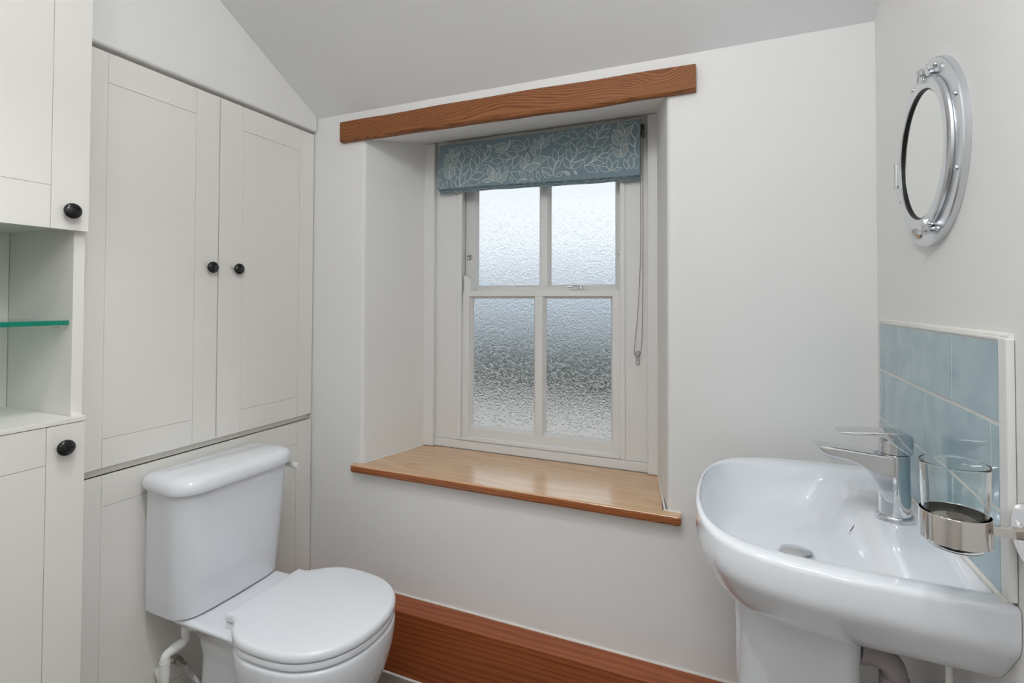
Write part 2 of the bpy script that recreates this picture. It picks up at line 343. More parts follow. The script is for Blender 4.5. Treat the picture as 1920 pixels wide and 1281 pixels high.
# boxing along the foot of the window wall
bb = thing('baseboard_back', None, None, (-.5, 1.457, 0), kind='structure')
YP = 1.4155; ZP = .2078
bx('top_board', M_BASE, bb, XL+.001, XR-.001, YP+.001, YB-.001, ZP-.018, ZP, bev=.002)
bx('front_board', M_BASE, bb, XL+.001, XR-.001, YP, YP+.018, .1035, ZP-.0185, bev=.0012)
bx('front_board', M_BASE, bb, XL+.001, XR-.001, YP, YP+.018, .002, .1028, bev=.0012)
bm = B(); tube(bm, [(XL+.002, YB-.001, ZP+.001), (XR-.002, YB-.001, ZP+.001)], .0042, 8); obj('caulk_line', bm, M_CAULK, bb)
bm = B(); tube(bm, [(XL+.002, YP-.001, .001), (XR-.002, YP-.001, .001)], .004, 8); obj('caulk_line', bm, M_CAULK, bb)

# door in the wall behind the camera (only ever seen in reflections)
d1 = thing('door_1', None, None, (-.35, YFR, 0), kind='structure')
bx('door_leaf', M_CAB, d1, -.75, .02, YFR+.002, YFR+.03, .005, 1.98, bev=.002)
for a in ((-.82, -.752, 0, 2.05), (.022, .09, 0, 2.05)): bx('architrave', M_WIN, d1, a[0], a[1], YFR+.001, YFR+.035, a[2], a[3])
bx('architrave', M_WIN, d1, -.752, .022, YFR+.001, YFR+.035, 1.983, 2.05)

# ------------------------------------------------------------------ window
wi = thing('window_1', None, None, (-.69, YF, ZS), kind='structure')
WX0, WX1 = -1.006, -.342      # opening between the box linings
WZ0, WZ1 = .668, 1.80
bx('box_lining', M_WIN, wi, RL1+.001, WX0, YF, YF+.13, ZS+.033, SF1-.001)
bx('box_lining', M_WIN, wi, WX1, RR1-.001, YF, YF+.13, ZS+.033, SF1-.001)
bx('head_lining', M_WIN, wi, WX0+.0005, WX1-.0005, YF, YF+.13, WZ1, SF1-.001)
bx('frame_sill', M_WIN, wi, RL1+.001, RR1-.001, YF-.008, YF+.13, ZS+.0005, ZS+.0325, bev=.004)
# cover strips in the reveal corners
bx('cover_strip', M_WIN, wi, RL1-.012, RL1+.038, YF-.022, YF-.001, ZS+.001, SF1-.006, bev=.003)
bx('cover_strip', M_WIN, wi, RR1-.026, RR1+.014, YF-.022, YF-.001, ZS+.001, SF1-.006, bev=.003)
# staff beads round the opening
for x0, x1 in ((WX0-.001, WX0+.018), (WX1-.018, WX1+.001)):
    bx('staff_bead', M_WIN, wi, x0, x1, YF-.006, YF+.008, WZ0+.001, WZ1, bev=.004)
bx('staff_bead', M_WIN, wi, WX0+.018, WX1-.018, YF-.006, YF+.008, WZ0+.001, WZ0+.014, bev=.004)
def sash(name, x0, x1, z0, z1, y0, y1, stile, top, bot, gb, gx):
    bm = B(); bev = .0012
    box(bm, x0, x0+stile, y0, y1, z0, z1, bev); box(bm, x1-stile, x1, y0, y1, z0, z1, bev)
    for a, b in ((z0, z0+bot), (z1-top, z1)): box(bm, x0+stile, x1-stile, y0+.0004, y1, a, b, bev)
    box(bm, gx-gb/2, gx+gb/2, y0+.003, y1, z0+bot, z1-top, bev)
    yg = y0+.022
    # chamfered glazing mouldings round both panes
    for a, b in ((x0+stile, gx-gb/2), (gx+gb/2, x1-stile)):
        c, d = z0+bot, z1-top; k = .009
        q = [(a, c), (b, c), (b, d), (a, d)]; qi = [(a+k, c+k), (b-k, c+k), (b-k, d-k), (a+k, d-k)]
        for i in range(4):
            j = (i+1) % 4
            vs_ = [bm.verts.new(v) for v in ((q[i][0], y0+.004, q[i][1]), (q[j][0], y0+.004, q[j][1]), (qi[j][0], yg-.001, qi[j][1]), (qi[i][0], yg-.001, qi[i][1]),
                                              (q[i][0], yg+.006, q[i][1]), (q[j][0], yg+.006, q[j][1]), (qi[j][0], yg+.006, qi[j][1]), (qi[i][0], yg+.006, qi[i][1]))]
            fs = [bm.faces.new([vs_[t] for t in f]) for f in ((0, 1, 2, 3), (7, 6, 5, 4), (0, 4, 5, 1), (3, 2, 6, 7), (0, 3, 7, 4), (1, 5, 6, 2))]
            bmesh.ops.recalc_face_normals(bm, faces=fs)
    s = obj(name, bm, M_WIN, wi)
    for a, b in ((x0+stile, gx-gb/2), (gx+gb/2, x1-stile)):
        bm = B(); box(bm, a+.0005, b-.0005, yg, yg+.004, z0+bot+.0005, z1-top-.0005)
        obj('glass_pane', bm, M_OBS, s, smooth=0)
    return s
lo = sash('lower_sash', WX0+.0185, WX1-.0185, WZ0+.0145, 1.258, YF+.009, YF+.050, .028, .021, .034, .030, -.667)
up = sash('upper_sash', WX0+.004, WX1-.004, 1.236, WZ1-.002, YF+.060, YF+.101, .038, .04, .036, .030, -.665)
# sash horn on the lower sash, fastener, restrictor bolts
bm = B(); hx = WX0+.019
prism(bm, [(hx, 1.258), (hx+.033, 1.258), (hx+.032, 1.285), (hx+.026, 1.303), (hx+.014, 1.316), (hx, 1.32)], 'Y', YF+.014, YF+.046); obj('sash_horn', bm, M_WIN, lo, smooth=20)
bm = B(); box(bm, -.545, -.487, YF+.016, YF+.036, 1.2585, 1.263, .001)
lathe(bm, [(.009, 0), (.009, .006), (.006, .012), (.001, .013)], (-.507, YF+.026, 1.263))
tube(bm, fillet([(-.507, YF+.026, 1.271), (-.53, YF+.024, 1.274), (-.552, YF+.022, 1.272)], .01), [.004]*1+[.004]*7+[.007], 10)
obj('sash_fastener', bm, M_CHROME, lo)
for px, pz in ((-.982, 1.395), (-.369, 1.397)):
    bm = B(); lathe(bm, [(.011, 0), (.011, .002), (.0095, .0035), (.0095, .011), (.008, .0125), (.004, .0126), (.004, .008), (.0001, .0079)], (px, YF+.0605, pz), (0, -1, 0), 20)
    obj('restrictor_bolt', bm, M_CHROME, up)

# ------------------------------------------------------------------ oak window board and lintel
bm = B()
yl = 1.466
out = fillet([(-1.2515, YB-.0005, 0), (-1.2515, yl+.006, 0), (-1.243, yl, 0), (-.134, yl+.002, 0), (-.1285, yl+.004, 0), (-.1285, YB-.0005, 0)], .004, 3)
pts = [(p.x, p.y) for p in out]+[(RR0-.0145, YB-.0005), (RR1+.012, YF-.009), (RL1-.01, YF-.009), (RL0+.0145, YB-.0005)]
k = len(out)
z0, z1 = ZS-.026, ZS
def sill_ring(z, inset):
    r = []
    for i, p in enumerate(pts):
        x, y = p
        if i < k: y = y+inset if y < YB-.002 else y; x = x+(inset*.8 if x < -1.2 else (-inset*.8 if x > -.14 else 0))
        r.append((x, y, z))
    return r
loft(bm, [sill_ring(z0, .004), sill_ring(z0+.003, .0008), sill_ring(z0+.006, 0), sill_ring(z1-.008, 0), sill_ring(z1-.003, .0015), sill_ring(z1-.0008, .0045), sill_ring(z1, .009)])
sb = thing('window_board', 'honey oak window board with rounded dark front edge', 'window sill', (-.69, 1.6, z0))
o = obj('board', bm, [M_SILL, M_EDGEW], sb, smooth=40)
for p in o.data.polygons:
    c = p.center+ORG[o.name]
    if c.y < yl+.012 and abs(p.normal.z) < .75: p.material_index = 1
# white sealant where board meets plaster
bm = B()
tube(bm, [(-1.25, YB-.001, ZS+.0005), (RL0-.005, YB-.001, ZS+.0005), (RL0+.008, YB+.002, ZS+.0005), (RL1-.008, YF-.03, ZS+.0005)], .0035, 8)
tube(bm, [(-.13, YB-.001, ZS+.0005), (RR0+.005, YB-.001, ZS+.0005), (RR0-.008, YB+.002, ZS+.0005), (RR1+.010, YF-.03, ZS+.0005)], .0035, 8)
obj('caulk_line', bm, M_CAULK, sb)

# lintel: slightly bowed, adzed beam
bm = B()
n = 60; rings = []
x0, x1 = -1.317, -.088
rnd = random.Random(3)
for i in range(n+1):
    t = i/n; x = x0+(x1-x0)*t
    zt = 1.8712+.0028*math.sin(t*3.3)+.0008*math.sin(t*23)-.002*t
    zb = 1.797+.0014*math.sin(t*5+1)+.0007*math.sin(t*31)
    if t > .62 and t < .88: zb -= .0025*math.sin((t-.62)/.26*math.pi)
    f = 1.476+.0015*math.sin(t*9)
    rings.append([(x, YB-.0005, zt), (x, f+.003, zt), (x, f, zt-.003), (x, f, (zt+zb)/2), (x, f, zb+.005), (x, f+.005, zb), (x, YB-.0005, zb)])
loft(bm, rings)
mesh_thing('lintel_beam', bm, M_LINTEL, 'rustic brown oak lintel beam above the window', 'beam', (-.7, 1.49, 1.8), smooth=40)

# ------------------------------------------------------------------ roman blind
rb = thing('roman_blind', 'folded blue roman blind printed with white leaf outlines', 'blind', (-.68, 1.78, 1.645))
BX0, BX1 = -1.073, -.283
bx('headrail', M_LIN, rb, BX0+.004, BX1-.004, 1.782, 1.803, 1.826, 1.846)
def fy(x, z):     # front sheet: hangs slightly forward at the bottom, soft waves
    t = max(0, min(1, (1.838-z)/.185))
    return 1.774-.014*t-.004*math.sin(t*math.pi)+.0015*math.sin(x*9+1)
def zbot(x): return 1.655+.004*math.sin(x*5)-.006*(x-BX0)/(BX1-BX0)
def sheet(ztop, zb, yoff, nx=40, nz=10, th=.0022):
    bm = B(); fr = []; bk = []
    for j in range(nz+1):
        a = []; b = []
        for i in range(nx+1):
            x = BX0+(BX1-BX0)*i/nx; t = j/nz; z = zb(x)+(ztop-zb(x))*t
            a.append(bm.verts.new((x, fy(x, z)+yoff, z))); b.append(bm.verts.new((x, fy(x, z)+yoff+th, z)))
        fr.append(a); bk.append(b)
    for j in range(nz):
        for i in range(nx):
            bm.faces.new((fr[j][i], fr[j][i+1], fr[j+1][i+1], fr[j+1][i])); bm.faces.new((bk[j][i], bk[j+1][i], bk[j+1][i+1], bk[j][i+1]))
    for i in range(nx):
        bm.faces.new((fr[0][i], bk[0][i], bk[0][i+1], fr[0][i+1])); bm.faces.new((fr[nz][i], fr[nz][i+1], bk[nz][i+1], bk[nz][i]))
    for j in range(nz):
        bm.faces.new((fr[j][0], fr[j+1][0], bk[j+1][0], bk[j][0])); bm.faces.new((fr[j][nx], bk[j][nx], bk[j+1][nx], fr[j+1][nx]))
    return bm
fab = obj('front_fold', sheet(1.838, zbot, 0), M_FAB, rb, smooth=60)
# the stacked folds: loops of cloth behind, each hanging a little lower
for k in range(3):
    yo = .006+.007*k; dz = .003+.0045*k
    bm = B(); rings = []
    for i in range(41):
        x = BX0+.001+(BX1-BX0-.002)*i/40; z = zbot(x)-dz+.0008*math.sin(x*40+k*2); y = fy(x, z)+yo; r = []
        for a in range(9):
            an = math.pi+math.pi*a/8; r.append((x, y+.0035*math.cos(an)+.0035, z+.0035+.0035*math.sin(an)))
        r += [(x, y+.007, z+.12), (x, y, z+.12)]
        rings.append(r)
    loft(bm, rings); fold = obj('back_fold', bm, M_FAB, rb, smooth=60)
    bm = B(); rq = random.Random(40+k); x = BX0+.01          # slips of the print on the fold's lip
    while x < BX1-.02:
        ln_ = rq.uniform(.004, .016); sl = rq.uniform(-.6, .6)
        z = zbot(x)-dz+.0008*math.sin(x*40+k*2); y = fy(x, z)+yo-.0004
        q = [(x, y, z+.0022), (x+ln_, y, z+.0022+sl*.003), (x+ln_, y, z+.0034+sl*.003), (x, y, z+.0034)]
        f = bm.faces.new([bm.verts.new(p) for p in q]); f.normal_update()
        if f.normal.y > 0: f.normal_flip()
        x += ln_+rq.uniform(.006, .03)
    obj('leaf_print', bm, M_PRINT, fold, smooth=0, kind='stuff')
# printed leaves, as flat ink lines lying on the cloth
bm = B()
def ink(P, wd=.0017):
    P = [Vector(p) for p in P]; L = []
    for i, p in enumerate(P):
        t = P[min(i+1, len(P)-1)]-P[max(i-1, 0)]
        if t.length < 1e-7: t = Vector((1, 0))
        t.normalize(); nn = Vector((-t.y, t.x))*wd/2; L.append((p+nn, p-nn))
    ok = lambda q: BX0+.002 < q.x < BX1-.002 and zbot(q.x)+.001 < q.y < 1.837
    for (a, b), (c, d) in zip(L[:-1], L[1:]):
        if ok(a) and ok(b) and ok(c) and ok(d):
            vs_ = [bm.verts.new((q.x, fy(q.x, q.y)-.0004, q.y)) for q in (a, b, d, c)]
            f = bm.faces.new(vs_); f.normal_update()
            if f.normal.y > 0: f.normal_flip()
for bx_, bz_, tx_, tz_, h in LEAVES:
    a = Vector((bx_/1000, bz_/1000)); b = Vector((tx_/1000, tz_/1000)); d = b-a; nn = Vector((-d.y, d.x))*.205
    L1 = []; L2 = []
    for i in range(13):
        t = i/12; s = math.sin(math.pi*t**.85)
        s = s*(.8+.2*s)
        L1.append(a+d*t+nn*s); L2.append(a+d*t-nn*s)
    ink(L1); ink(L2)
    if h:
        for i in range(2, 11):
            t = i/12; s = math.sin(math.pi*t**.85)*.86
            ink([a+d*t+nn*s, a+d*t-nn*s], .0012)
for s in STEMS:
    P = [Vector((s[i]/1000, s[i+1]/1000, 0)) for i in range(0, len(s), 2)]
    ink([(q.x, q.y) for q in catmull(P, 6)], .0021)
obj('leaf_print', bm, M_PRINT, fab, smooth=0, kind='stuff')
# bead chain
bm = B()
def beads(P, step=.0062, r=.0021):
    P = [Vector(p) for p in P]; acc = 0; last = P[0]; out_ = [P[0].copy()]
    for a, b in zip(P[:-1], P[1:]):
        L = (b-a).length; t = step-acc
        while t <= L: out_.append(a.lerp(b, t/L)); t += step
        acc = (acc+L) % step
    for c in out_: bmesh.ops.create_icosphere(bm, subdivisions=1, radius=r, matrix=Matrix.Translation(c))
cx = -.279; cyy = 1.772
lp = [(cx+.004, cyy, 1.80), (cx+.004, cyy, 1.60), (cx+.003, cyy+.004, 1.35), (cx-.001, cyy+.012, 1.12), (cx-.005, cyy+.016, 1.06), (cx-.010, cyy+.017, 1.036), (cx-.019, cyy+.017, 1.030), (cx-.027, cyy+.016, 1.038), (cx-.028, cyy+.015, 1.055), (cx-.018, cyy+.012, 1.15), (cx-.008, cyy+.006, 1.30), (cx-.004, cyy+.002, 1.45), (cx-.004, cyy, 1.62), (cx-.004, cyy, 1.80)]
beads(catmull(lp, 8))
obj('bead_chain', bm, M_CHAIN, rb, kind='stuff', weld=False)
bm = B(); tube(bm, catmull(lp, 8), .0006, 6); obj('chain_cord', bm, M_CHAIN, rb)
bx('chain_wheel', M_BLACK, rb, BX1+.0005, BX1+.011, 1.772, 1.796, 1.78, 1.822, bev=.003)
ct = thing('chain_tidy', 'small clear plastic clip holding the bead chain', 'clip', (-.302, YF, 1.01))
bm = B(); lathe(bm, [(.0085, 0), (.0085, .014), (.0075, .016)], (cx-.019, YF-.0005, 1.041), (0, -1, 0), 20); obj('chain_guide', bm, M_CLEAR, ct)
bm = B(); box(bm, cx-.026, cx-.012, YF-.005, YF-.0004, .998, 1.033, .001); obj('clip_plate', bm, M_CLEAR, ct)
bm = B(); lathe(bm, [(.003, 0), (.003, .001), (.001, .002)], (cx-.019, YF-.0051, 1.006), (0, -1, 0), 12); obj('screw', bm, M_STEEL, ct)
# ------------------------------------------------------------------ cupboards on the left
def knob(parent, x, y, z, r=.0176):
    bm = B(); lathe(bm, [(.009, 0), (.009, .0015), (.006, .003), (.0055, .009), (r*.75, .0103), (r*.95, .0122), (r, .0152), (r*.95, .0184), (r*.75, .0212), (r*.4, .0229), (.0005, .0233)], (x, y, z), (1, 0, 0), 32)
    return obj('knob', bm, M_BLACK, parent, smooth=50)
def shaker(name, parent, xf, y0, y1, z0, z1, sl, sr, rt, rbm, th=.019, kn=None, kl=None):
    """door lying in a YZ plane with face at xf: full-height stiles, rails and a barely sunk panel meeting in fine grooves"""
    bm = B(); box(bm, xf-th, xf-th+.006, y0+.001, y1-.001, z0+.001, z1-.001)
    d = obj(name, bm, M_CAB, parent, smooth=0)
    g = .0003; b = .0011
    for a, c in ((y0, y0+sl), (y1-sr, y1)): bx('stile', M_CAB, d, xf-th+.006, xf, a+(g if a > y0 else 0), c-(g if c < y1 else 0), z0, z1, bev=b)
    for a, c in ((z0, z0+rbm), (z1-rt, z1)): bx('rail', M_CAB, d, xf-th+.006, xf-.0004, y0+sl+g, y1-sr-g, a+(g if a > z0 else 0), c-(g if c < z1 else 0), bev=b)
    bx('panel', M_CAB, d, xf-th+.006, xf-.0010, y0+sl+g, y1-sr-g, z0+rbm+g, z1-rt-g, bev=.0008)
    if kn: knob(d, xf-.0002, *kn)
    return d
cu = thing('built_in_cupboard', 'cream built-in cupboard with two panelled doors above the toilet', 'cupboard', (XL-.01, 1.1, .79))
shaker('door', cu, XL, .7185, 1.1045, .7935, 1.8475, .0755, .0745, .0765, .0725, kn=(1.078, 1.317))
shaker('door', cu, XL, 1.1075, 1.4955, .7935, 1.8475, .0825, .068, .0785, .0715, kn=(1.1685, 1.3175))
bx('frame', M_CAB, cu, XL-.045, XL-.0195, .716, YB-.001, .7725, 1.86, bev=.001)
bp = thing('boxing_panel', 'cream grooved boxing panel behind the toilet cistern', 'panel', (XL-.01, 1.1, 0))
shaker('panel_board', bp, XL, .7185, 1.4955, .06, .7715, .0765, .0705, .0765, .08)
bx('plinth', M_CAB, bp, XL-.02, XL-.003, .7185, 1.4955, 0, .0595)

tc = thing('tall_cabinet', 'tall cream cabinet with two black-knobbed doors and an open niche', 'cabinet', (-1.5, .42, 0))
XD = -1.367; XC = -1.3875; TY1 = .7135; TY0 = .13; TZ = 2.30; TW = .023; XK = -1.66
bx('side_panel', M_CAB, tc, XK-.01, XC, TY1-TW, TY1, 0, TZ)
bx('side_panel', M_CAB, tc, XK-.01, XC, TY0, TY0+TW, 0, TZ)
bx('back_panel', M_CAB, tc, XK-.009, XK, TY0+TW+.0005, TY1-TW-.0005, .08, TZ-.02)
bx('niche_top', M_CAB, tc, XK+.0005, XC, TY0+TW+.0005, TY1-TW-.0005, 1.383, 1.405)
bx('niche_base', M_CAB, tc, XK+.0005, XC-.0002, TY0+TW+.0005, TY1-TW-.0005, .930, .9512)
bx('front_strip', M_CAB, tc, XC+.0002, XD+.0015, TY0, .7115, .9405, .9514)
bx('top_panel', M_CAB, tc, XK+.0005, XC, TY0+TW+.0005, TY1-TW-.0005, TZ-.02, TZ-.001)
shaker('door', tc, XD, TY0, .7090, 1.374, TZ, .0725, .0725, .094, .094, kn=(.6700, 1.4155))
shaker('door', tc, XD, TY0, .7095, .09, .9395, .0725, .0725, .0825, .094, kn=(.6660, .8905))
bx('plinth', M_CAB, tc, -1.44, -1.425, TY0+TW+.0005, TY1-TW-.0005, 0, .088)
gs = thing('glass_shelf', 'green-edged glass shelf inside the open niche of the cabinet', 'shelf', (-1.52, .4, 1.158))
bm = B(); box(bm, XK+.003, -1.4033, TY0+TW+.002, TY1-TW-.001, 1.1595, 1.1695); obj('glass', bm, M_SHELF, gs, smooth=0)
bm = B(); box(bm, -1.4030, -1.3995, TY0+TW+.002, TY1-TW-.001, 1.1592, 1.1698); obj('front_edge', bm, M_EDGE, gs, smooth=0)
for x in (-1.44, -1.63):
    bm = B(); lathe(bm, [(.0032, 0), (.0032, .010), (.001, .0105)], (x, TY1-TW-.0002, 1.1559), (0, -1, 0), 12); obj('support_peg', bm, M_STEEL, gs)

# ------------------------------------------------------------------ toilet
YCN = 1.052
tl = thing('toilet', 'white close-coupled toilet with closed lid under the cupboard', 'toilet', (-1.1, YCN, 0))
half = [(-1.187, 0), (-1.187, .06), (-1.187, .112), (-1.182, .122), (-1.170, .1225), (-1.158, .123), (-1.140, .134), (-1.112, .160), (-1.07, .181), (-1.02, .1865), (-.965, .184), (-.915, .174), (-.872, .152), (-.842, .124), (-.819, .086), (-.806, .045), (-.802, 0)]
def seat_outline():
    c = catmull([(x, h, 0) for x, h in half], 5)
    up_ = [(p.x, p.y) for p in c]
    return [(x, YCN+h) for x, h in up_]+[(x, YCN-h) for x, h in up_[-2:0:-1]]
SO = seat_outline()
def offset(P, d):
    n = len(P); out_ = []
    for i in range(n):
        a = Vector(P[i-1]); b = Vector(P[(i+1) % n]); t = (b-a)
        if t.length < 1e-9: out_.append(P[i]); continue
        t.normalize(); nn = Vector((t.y, -t.x))       # outline runs clockwise
        out_.append((P[i][0]+nn.x*d, P[i][1]+nn.y*d))
    return out_
area = sum(SO[i-1][0]*SO[i][1]-SO[i][0]*SO[i-1][1] for i in range(len(SO)))
SGN = -1 if area > 0 else 1       # offset(+) shrinks
def inset(P, d): return offset(P, SGN*d)
def ring(P, z): return [(x, y, z) for x, y in P]
def dome(P, d, z): return ring(inset(P, d), z)
def slab(P, prof): 
    bm = B(); loft(bm, [dome(P, d, z) for d, z in prof]); return bm
cx0 = -.99
def shrink(P, f, z): return [(cx0+(x-cx0)*f, YCN+(y-YCN)*f, z) for x, y in P]
bm = B(); rg = [dome(SO, d, z) for d, z in ((.006, .4035), (.0015, .4045), (0, .4075), (0, .414), (.0012, .419), (.0042, .4232), (.0085, .4254))]
P9 = inset(SO, .0085)
rg += [shrink(P9, f, z) for f, z in ((.9, .4264), (.7, .4274), (.4, .428), (.1, .4282))]
loft(bm, rg); obj('seat_lid', bm, M_SEAT, tl, smooth=50)
bm = slab(inset(SO, .002), ((.006, .3845), (.001, .3855), (0, .388), (0, .397), (.0015, .4002), (.006, .4012))); obj('seat', bm, M_SEAT, tl, smooth=50)
for s in (-1, 1):
    bm = B(); lathe(bm, [(.011, 0), (.011, .012), (.009, .016), (.006, .02)], (-1.175, YCN+s*.078, .3815), n=16); obj('hinge', bm, M_SEAT, tl)
# pan: bowl, shelf under the cistern and trap foot in one glazed body
pan_half = [(-1.16, 0), (-1.16, .06), (-1.158, .115), (-1.135, .138), (-1.10, .165), (-1.06, .181), (-1.02, .1855), (-.965, .183), (-.915, .173), (-.872, .151), (-.842, .123), (-.820, .085), (-.808, .045), (-.804, 0)]
pc = [(p.x, p.y) for p in catmull([(x, h, 0) for x, h in pan_half], 4)]
PO = [(x, YCN+h) for x, h in pc]+[(x, YCN-h) for x, h in pc[-2:0:-1]]
bm = B()
def pr_(z, fx_, fy_, xs=-1.06): return [(xs+(x-xs)*fx_, YCN+(y-YCN)*fy_, z) for x, y in PO]
loft(bm, [pr_(0, .68, .56), pr_(.03, .66, .54), pr_(.08, .66, .55), pr_(.14, .72, .64), pr_(.19, .80, .75), pr_(.24, .885, .86), pr_(.28, .945, .93), pr_(.32, .985, .975), pr_(.35, 1, .995), pr_(.372, 1, 1), pr_(.379, .994, .993), pr_(.381, .98, .975)])
def foot(z, x0, x1, h, r=.03): return [(x, y, z) for x, y in rrect(x0, x1, YCN-h, YCN+h, r, 5)]
loft(bm, [foot(0, -1.37, -.98, .098), foot(.05, -1.365, -.98, .09), foot(.16, -1.34, -1.0, .085), foot(.26, -1.33, -1.02, .088), foot(.31, -1.335, -1.04, .096, .028), foot(.338, -1.345, -1.06, .112, .026), foot(.357, -1.36, -1.08, .130, .024), foot(.37, -1.375, -1.09, .140, .02), foot(.379, -1.385, -1.09, .146, .016), foot(.3855, -1.385, -1.10, .143, .014)])
pan = obj('pan', bm, M_CERAM, tl, smooth=180)
rm = pan.modifiers.new('remesh', 'REMESH'); rm.mode = 'VOXEL'; rm.voxel_size = .0045; rm.use_smooth_shade = True
sm = pan.modifiers.new('smooth', 'SMOOTH'); sm.factor = .5; sm.iterations = 9
# cistern
def cis(z, xf, hf, d=0, rf=.058, xb=-1.437, hb=.160):
    """plan: back edge narrower than the bowed front"""
    P = []
    base = [(xb+d, -(hb-d)), (xb+d+.012, -(hb+(hf-hb)*.2-d)), (xb+d+.035, -(hb+(hf-hb)*.5-d)), (xf-rf-.02, -(hf-.001-d)), (xf-rf, -(hf-d))]
    for i in range(16):
        a = math.radians(-90+86*(i+1)/16); base.append((xf-rf+(rf-d)*math.cos(a), -(hf-rf)+(rf-d)*math.sin(a)))
    base += [(xf-d+.0022, -.10)]
    base += [(xf-d+.004, -.06)]
    P = base+[(xf-d+.005, 0)]+[(x, -y) for x, y in base[::-1]]
    return [(x, YCN+y, z) for x, y in P]
bm = B(); loft(bm, [cis(.387, -1.288, .163, .012), cis(.3885, -1.288, .163, .005), cis(.393, -1.2875, .1632, 0), cis(.45, -1.284, .1655), cis(.55, -1.277, .170), cis(.65, -1.270, .1745), cis(.716, -1.265, .178), cis(.7175, -1.265, .178, .004)])
obj('cistern', bm, M_CERAM, tl, smooth=50)
L = dict(rf=.066, xb=-1.444, hb=.172)
bm = B(); loft(bm, [cis(.7185, -1.252, .189, .008, **L), cis(.7195, -1.252, .189, .002, **L), cis(.7225, -1.252, .189, 0, **L), cis(.735, -1.252, .189, 0, **L), cis(.744, -1.252, .189, .0018, **L), cis(.751, -1.252, .189, .006, **L), cis(.7565, -1.252, .189, .014, **L), cis(.760, -1.252, .189, .028, **L), cis(.762, -1.252, .189, .05, **L)])
obj('cistern_lid', bm, M_CERAM, tl, smooth=75)
bm = B(); lathe(bm, [(.015, 0), (.015, .008), (.011, .013)], (-1.335, YCN+.1725, .698), (0, 1, 0), 16)
tube(bm, fillet([(-1.335, YCN+.180, .698), (-1.335, YCN+.190, .698), (-1.302, YCN+.193, .696), (-1.262, YCN+.192, .692)], .012), [.0085]*9+[.009]*6+[.0105], 12)
obj('flush_lever', bm, M_PVC, tl)
# overflow pipe and braided supply hose under the cistern
op = thing('overflow_pipe', 'white plastic overflow pipe elbowing under the cistern', 'pipe', (-1.36, .93, .2))
PXO = -1.36
bm = B(); tube(bm, [(PXO, .953, .3865), (PXO, .953, .362)], .0165, 16); tube(bm, [(PXO, .953, .363), (PXO, .953, .340)], .0135, 16); obj('threaded_tail', bm, M_PVC, op)
pp = fillet([(PXO, .953, .345), (PXO, .953, .298), (PXO, .896, .293), (PXO, .896, .218), (-1.4575, .944, .196)], .012, 6)
bm = B(); tube(bm, pp, .0112, 16); obj('pipe', bm, M_PVC, op, smooth=60)
bm = B(); tube(bm, [(PXO, .953, .342), (PXO, .953, .314)], .0132, 16); obj('socket', bm, M_PVC, op)
bm = B(); tube(bm, [(PXO, .940, .297), (PXO, .912, .2945)], .0130, 16); obj('socket', bm, M_PVC, op)
bm = B(); tube(bm, [(PXO, .896, .278), (PXO, .896, .238)], .0130, 16); obj('socket', bm, M_PVC, op)
fh = thing('braided_hose', 'braided steel flexible hose looping below the cistern', 'hose', (-1.37, 1.0, .2))
hp = catmull([(-1.352, .992, .368), (-1.352, .993, .34), (-1.350, .999, .28), (-1.346, 1.006, .22), (-1.350, 1.010, .175), (-1.372, 1.008, .148), (-1.395, 1.0, .158), (-1.408, .992, .180), (-1.418, .985, .196)], 8)
bm = B(); tube(bm, hp, .0082, 12); obj('hose', bm, M_BRAID, fh, smooth=60)
bm = B(); lathe(bm, [(.0135, 0), (.0135, .016), (.0105, .018), (.0105, .03)], (-1.352, .992, .3865), (0, 0, -1), 6); obj('nut', bm, M_BRASS, fh, smooth=20)
bm = B(); lathe(bm, [(.0125, 0), (.0125, .014), (.0095, .016), (.0095, .03)], (-1.432, .975, .214), (.55, .4, -.7), 6); obj('nut', bm, M_BRASS, fh, smooth=20)
bm = B(); lathe(bm, [(.014, 0), (.014, .012), (.011, .014), (.011, .034)], (-1.4575, .972, .216), (1, 0, 0), 8); obj('isolating_valve', bm, M_BRASS, fh, smooth=20)

# ------------------------------------------------------------------ wash basin
YBS = 1.13; XW = XR-.0008
ws = thing('wash_basin', 'white ceramic wash basin with wide rounded front on the tiled wall', 'basin', (.13, YBS, .70))
bh = [(XW, .297), (.26, .2965), (.18, .295), (.11, .289), (.055, .277), (.01, .256), (-.025, .222), (-.047, .176), (-.060, .12), (-.067, .06), (-.069, 0)]
bc = [(p.x, p.y) for p in catmull([(x, h, 0) for x, h in bh], 6)]
NB = 22
OUT = [(x, -h) for x, h in bc]+[(x, h) for x, h in bc[-2::-1]]           # near wall corner -> front -> far wall corner
OUT += [(XW, .297-2*.297*i/NB) for i in range(1, NB)]
def bring(z, sx, sy, back=0.): return [(min(XW-back, XW-back+(x-XW)*sx), YBS+y*sy, z) for x, y in OUT]
rings = [bring(.640, .50, .20), bring(.645, .66, .30), bring(.66, .775, .38), bring(.68, .845, .47), bring(.695, .882, .57), bring(.704, .900, .68), bring(.711, .914, .755), bring(.722, .931, .812), bring(.738, .951, .862), bring(.754, .968, .908), bring(.766, .979, .942), bring(.775, .988, .967), bring(.782, .994, .984), bring(.790, .998, .995), bring(.800, 1, 1), bring(.830, 1, 1), bring(.8355, .997, .9965), bring(.8385, .990, .987), bring(.8396, .980, .965), bring(.8396, .973, .925, .003), bring(.8388, .967, .885, .006), bring(.8365, .961, .855, .009), bring(.832, .956, .838, .012)]
last = rings[-1]
WC = (.112, YBS); WZ = .733
def waste_pt(i):
    x, y, z = last[i]; a = math.atan2(y-WC[1], x-WC[0]); return WC[0]+.028*math.cos(a), WC[1]+.028*math.sin(a)
NT = 22
